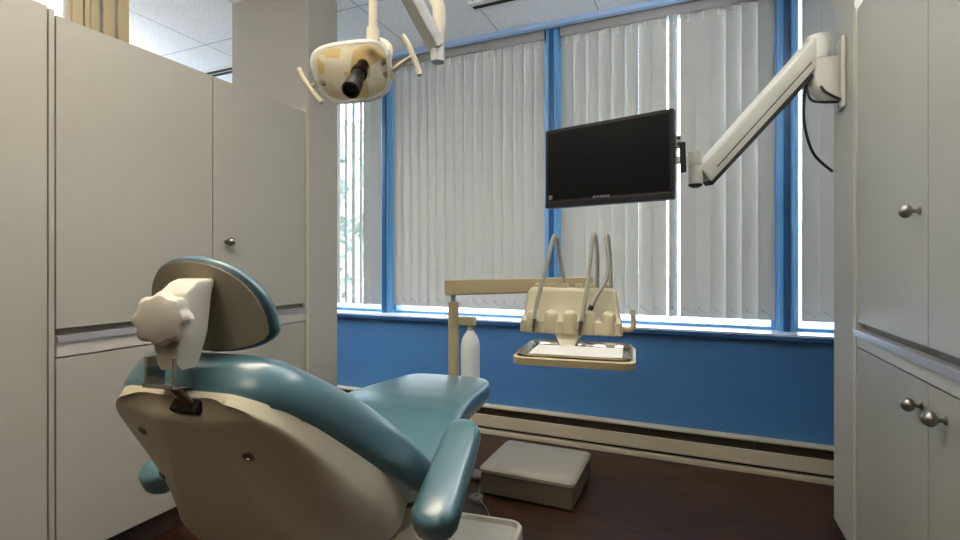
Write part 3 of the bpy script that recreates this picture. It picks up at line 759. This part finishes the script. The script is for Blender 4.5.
# ------------------------------------------------------------------ monitor and its wall arm
mR = V((-.065, 1.879, 0)); mL = V((-.569, 1.998, 0)); mc = (mR+mL)/2; mz0, mz1 = 1.376, 1.702
md = (mR-mL); MWd = md.length; md.normalize(); mang = math.atan2(md.y, md.x)
MM = Matrix.Translation((mc.x, mc.y, 0)) @ Matrix.Rotation(mang, 4, 'Z')
mo = thing('monitor', 'black flat monitor with dark screen facing the chair', 'monitor', (mc.x, mc.y, mz0), mang)
zc = (mz0+mz1)/2
b = NB(); R_ = lambda w, h, y: [MM @ V((x, y, z)) for x, z in rrect(w, h, .008, 4, 0, zc)]
HT = mz1-mz0
rings(b, [R_(MWd-.004, HT-.004, -.001), R_(MWd, HT, .004), R_(MWd, HT, .022), R_(MWd-.03, HT-.03, .034), R_(MWd-.2, HT-.14, .052)]); obj('casing', b, 'black', mo)
b = NB(); box(b, -MWd/2+.014, MWd/2-.014, -.003, .0, mz0+.034, mz1-.014, mx=MM); obj('screen', b, 'screen', mo)
b = NB(); box(b, -MWd/2+.002, MWd/2-.002, -.006, .002, mz0+.002, mz0+.026, .002, mx=MM); lip = obj('lower_bezel', b, 'black', mo)
def text_mesh(s, size, mx):
    cu = bpy.data.curves.new('t', 'FONT'); cu.body = s; cu.size = size; cu.extrude = .0003; cu.align_x = 'CENTER'; cu.space_character = 1.25
    o = bpy.data.objects.new('t', cu); C.objects.link(o)
    dg = bpy.context.evaluated_depsgraph_get(); me = bpy.data.meshes.new_from_object(o.evaluated_get(dg))
    b = NB(); b.from_mesh(me); bpy.data.objects.remove(o); bpy.data.curves.remove(cu); bpy.data.meshes.remove(me)
    bmesh.ops.transform(b, matrix=mx, verts=b.verts[:]); return b
b = text_mesh('DYNEX', .015, MM @ Matrix.Translation((-.012, -.0045, mz0+.0285)) @ Matrix.Rotation(PI/2, 4, 'X') @ Matrix.Diagonal((1.2, .75, 1, 1))); obj('lettering', b, 'silver', mo)
b = NB(); box(b, -MWd/2+.017, -MWd/2+.034, -.004, -.0025, mz0+.036, mz0+.053, mx=MM); obj('sticker', b, 'nickel', mo)

ar = thing('articulated_mount', 'white jointed wall arm holding the monitor, with black cables', 'monitor arm', (.55, 2.43, 1.93))
wx, wy = .478, 2.43
b = NB(); box(b, .541, .5595, wy-.045, wy+.045, 1.775, 2.065, .008, 3); pl_ = obj('wall_plate', b, 'arm_white', ar)
b = NB(); cyl(b, (.543, wy, 1.79), (.538, wy, 1.79), .008, seg=12); obj('bolt', b, 'nickel', pl_)
b = NB(); rs = []
for (z_, xo) in ((1.985, .0), (1.98, .0), (1.885, 0), (1.85, .014), (1.815, .040)):
    rs.append([V((wx-.0+x+xo*.8, wy+y, z_)) for x, y in rrect(.118-xo*1.2, .088, .040 if xo < .02 else .03, 6, .012, 0)])
rings(b, rs); obj('socket', b, 'arm_white', ar)
b = NB(); cyl(b, (wx-.008, wy, 1.987), (wx-.008, wy, 2.085), .044, seg=28); obj('upper_joint', b, 'arm_white', ar)
e0 = V((wx-.02, wy-.005, 2.030)); e1 = V((.025, 2.095, 1.487))
b = NB(); beam(b, e0-(e1-e0).normalized()*.02, e1, .060, .094, .054, .076, bev=.010); ua = obj('upper_arm', b, 'arm_white', ar)
dd = (e1-e0).normalized(); ss = dd.cross(V((0, 0, 1))).normalized(); uu = ss.cross(dd)
b = NB(); beam(b, e0+dd*.10-uu*.046, e1-dd*.0-uu*.036, .048, .040, .046, .034, bev=.006); obj('under_cover', b, 'rubber', ua)
b = NB(); beam(b, e0+dd*.08+ss*(.0303 if ss.y < 0 else -.0303)-uu*.012, e1-dd*.06+ss*(.0273 if ss.y < 0 else -.0273)-uu*.012, .0014, .004, bev=0); obj('groove', b, 'rubber', ua)
j = V((.005, 2.082, 0))
b = NB(); cyl(b, (j.x, j.y, 1.455), (j.x, j.y, 1.528), .026, seg=24); obj('lower_joint', b, 'arm_white', ar)
b = NB(); lathe(b, (j.x, j.y, 1.455), (0, 0, -1), [(0, .026), (.008, .024), (.014, .012)]); obj('joint_cap', b, 'rubber', ar)
b = NB(); cyl(b, (j.x, j.y, 1.530), (j.x, j.y, 1.578), .0265, seg=24); obj('swivel', b, 'arm_white', ar)
mb = MM @ V((.0, .052, zc)); 
b = NB(); beam(b, (j.x-.02, j.y, 1.552), (mb.x+.03, mb.y+.06, 1.552), .018, .030, bev=.004); obj('forearm', b, 'arm_white', ar)
b = NB(); cyl(b, (mb.x+.03, mb.y+.055, 1.585), (mb.x+.03, mb.y+.055, 1.515), .022, seg=18); beam(b, (mb.x+.03, mb.y+.055, 1.552), tuple(mb+V((.001, .004, 0))), .05, .05, .09, .09, bev=.004); obj('mount_head', b, 'arm_white', ar)
hp = MM @ V((MWd/2+.002, .055, 0))
b = NB(); box(b, -.014, .016, -.008, .008, 1.566, 1.614, .004, mx=Matrix.Translation((hp.x, hp.y, 0)))
beam(b, (hp.x, hp.y, 1.59), tuple((MM @ V((.05, .075, 1.57)))), .012, .03, bev=.002)
tb = obj('tilt_bracket', b, 'arm_white', ar)
for z_ in (1.582, 1.602):
    b = NB(); cyl(b, (hp.x, hp.y-.007, z_), (hp.x, hp.y-.011, z_), .006, seg=12); obj('bolt', b, 'black', tb)
b = NB(); beam(b, (hp.x+.012, hp.y-.012, 1.585), (hp.x+.016, hp.y-.012, 1.475), .022, .018, .020, .016, bev=.004, up=(0, 1, 0)); obj('tilt_handle', b, 'black', ar)
for pts in ([(wx-.055, wy-.01, 1.92), (wx-.05, wy-.03, 1.86), (wx-.03, wy-.045, 1.81), (.535, wy-.03, 1.80)],
            [(wx-.05, wy-.02, 1.91), (wx-.062, wy-.03, 1.80), (wx-.056, wy-.03, 1.70), (wx-.02, wy, 1.60), (.545, wy+.12, 1.545)],
            [(wx-.01, wy-.03, 1.885), (wx+.01, wy-.05, 1.84), (.54, wy-.04, 1.805)]):
    b = NB(); tube(b, pts, .0055, 8); obj('cable', b, 'rubber', ar)

# ------------------------------------------------------------------ footstool, floor cord, floor hose
sx0, sx1, sy0, sy1 = -.978, -.505, 2.238, 2.655
fs = thing('footstool', 'low boxy footstool with beige padded top on the floor', 'footstool', ((sx0+sx1)/2, (sy0+sy1)/2, 0), math.radians(-1))
b = NB(); box(b, sx0+.006, sx1-.006, sy0+.006, sy1-.006, .012, .112, .006); obj('box', b, 'stool_side', fs)
b = NB(); plate(b, lambda g: rrect(sx1-sx0+2*g, sy1-sy0+2*g, .03+g, 6, (sx0+sx1)/2, (sy0+sy1)/2), [(.1125, -.008), (.116, 0), (.130, .001), (.140, -.006), (.146, -.025), (.149, -.08), (.150, -.12)]); cu = obj('cushion', b, 'stool_top', fs, sharp=60)
b = NB()
pr = [(x, y, .1315) for x, y in rrect(sx1-sx0+.003, sy1-sy0+.003, .03, 6, (sx0+sx1)/2, (sy0+sy1)/2)]; tube(b, pr+[pr[0]], .0028, 6, 1, smooth=False); obj('piping', b, 'stool_top', cu)
for x in (sx0+.03, sx1-.02):
    for y in (sy0+.02, sy1-.03):
        b = NB(); cyl(b, (x, y, 0), (x, y, .013), .010, seg=10); obj('foot', b, 'steel', fs)
ck = thing('cord_puck', 'small round grey puck on a thin cord on the floor', 'switch', (-.985, 2.19, 0))
b = NB(); lathe(b, (-.970, 2.19, 0), (0, 0, 1), [(0, .036), (.012, .036), (.020, .03), (.022, .012), (.026, .010)]); obj('puck', b, 'puck', ck)
b = NB(); tube(b, [(-.97, 2.20, .018), (-.98, 2.25, .008), (-.990, 2.29, .03), (-.991, 2.33, .055)], .004, 8)
tube(b, [(-.975, 2.185, .022), (-.92, 2.15, .012), (-.86, 2.08, .006), (-.815, 1.98, .006), (-.81, 1.93, .006)], .004, 8); obj('cord', b, 'puck', ck)
b = NB(); tube(b, [(-1.45, 2.36, .03), (-1.2, 2.385, .03), (-.968, 2.385, .03)], .028, 16); o = obj('floor_hose', b, 'puck'); tag(o, 'thick grey hose on the floor running to the footstool', 'hose')

# ------------------------------------------------------------------ outside the windows
b = NB(); box(b, -60, 40, 3.6, 90, -1.2, -1.0); struct('ground', b, 'bounce_ground', 'ground outside the windows, made pale to bounce daylight in', 'ground')
def tree(label, x, y, h, r, seed):
    t = thing('tree', label, 'tree', (x, y, -1.0), 0, 'trees outside the left window')
    rn = random.Random(seed)
    b = NB(); tube(b, [(x, y, -1.0), (x+.05, y, h*.3), (x, y, h*.6)], lambda q: .14*(1-.6*q), 10); obj('trunk', b, 'bark', t)
    b = NB()
    for k in range(900):
        a = rn.uniform(0, 2*PI); zz = rn.uniform(-1, 1); q = (1-zz*zz)**.5*rn.uniform(.55, 1.0)
        c = V((x+r*q*math.cos(a), y+r*q*math.sin(a), h*.55+zz*h*.42))
        s = rn.uniform(.12, .3)
        d1 = V((rn.uniform(-1, 1), rn.uniform(-1, 1), rn.uniform(-1, 1))).normalized(); a1, b1 = frame_of(d1)
        vs = [b.verts.new(c+a1*s*u+b1*s*w) for u, w in ((-1, -.6), (0, -1), (1, -.4), (.9, .6), (0, 1), (-.8, .7))]
        b.faces.new(vs)
    obj('crown', b, 'leaf', t)
tree('leafy tree outside the left window, nearest the glass', -8.2, 9.5, 4.6, 1.9, 1)
tree('tree outside the left window, farther back', -12.5, 15.5, 6.0, 2.6, 2)
tree('tree outside at the far left of the window row', -13.6, 9.0, 5.0, 2.0, 3)
fe = thing('garden_fence', 'low grey fence outside the left window', 'fence', (-10, 8, -1))
for k in range(5):
    b = NB(); z_ = -.8+k*.26; box(b, -18, -4.5, 7.9, 7.94, z_, z_+.2); obj('rail', b, 'fence', fe)
for k in range(7):
    b = NB(); x = -17.8+k*2.2; box(b, x, x+.1, 7.94, 8.04, -1, .55); obj('fence_post', b, 'fence', fe)
bu = thing('neighbour_building', 'pale building outside, glimpsed at the right mullion', 'building', (6, 18, -1))
b = NB(); box(b, 2.5, 10, 16, 22, -1, 2.0); obj('wall', b, 'siding', bu)
b = NB(); box(b, 2.3, 10.2, 15.8, 22.2, 2.0, 2.25); obj('roof', b, 'roof', bu)
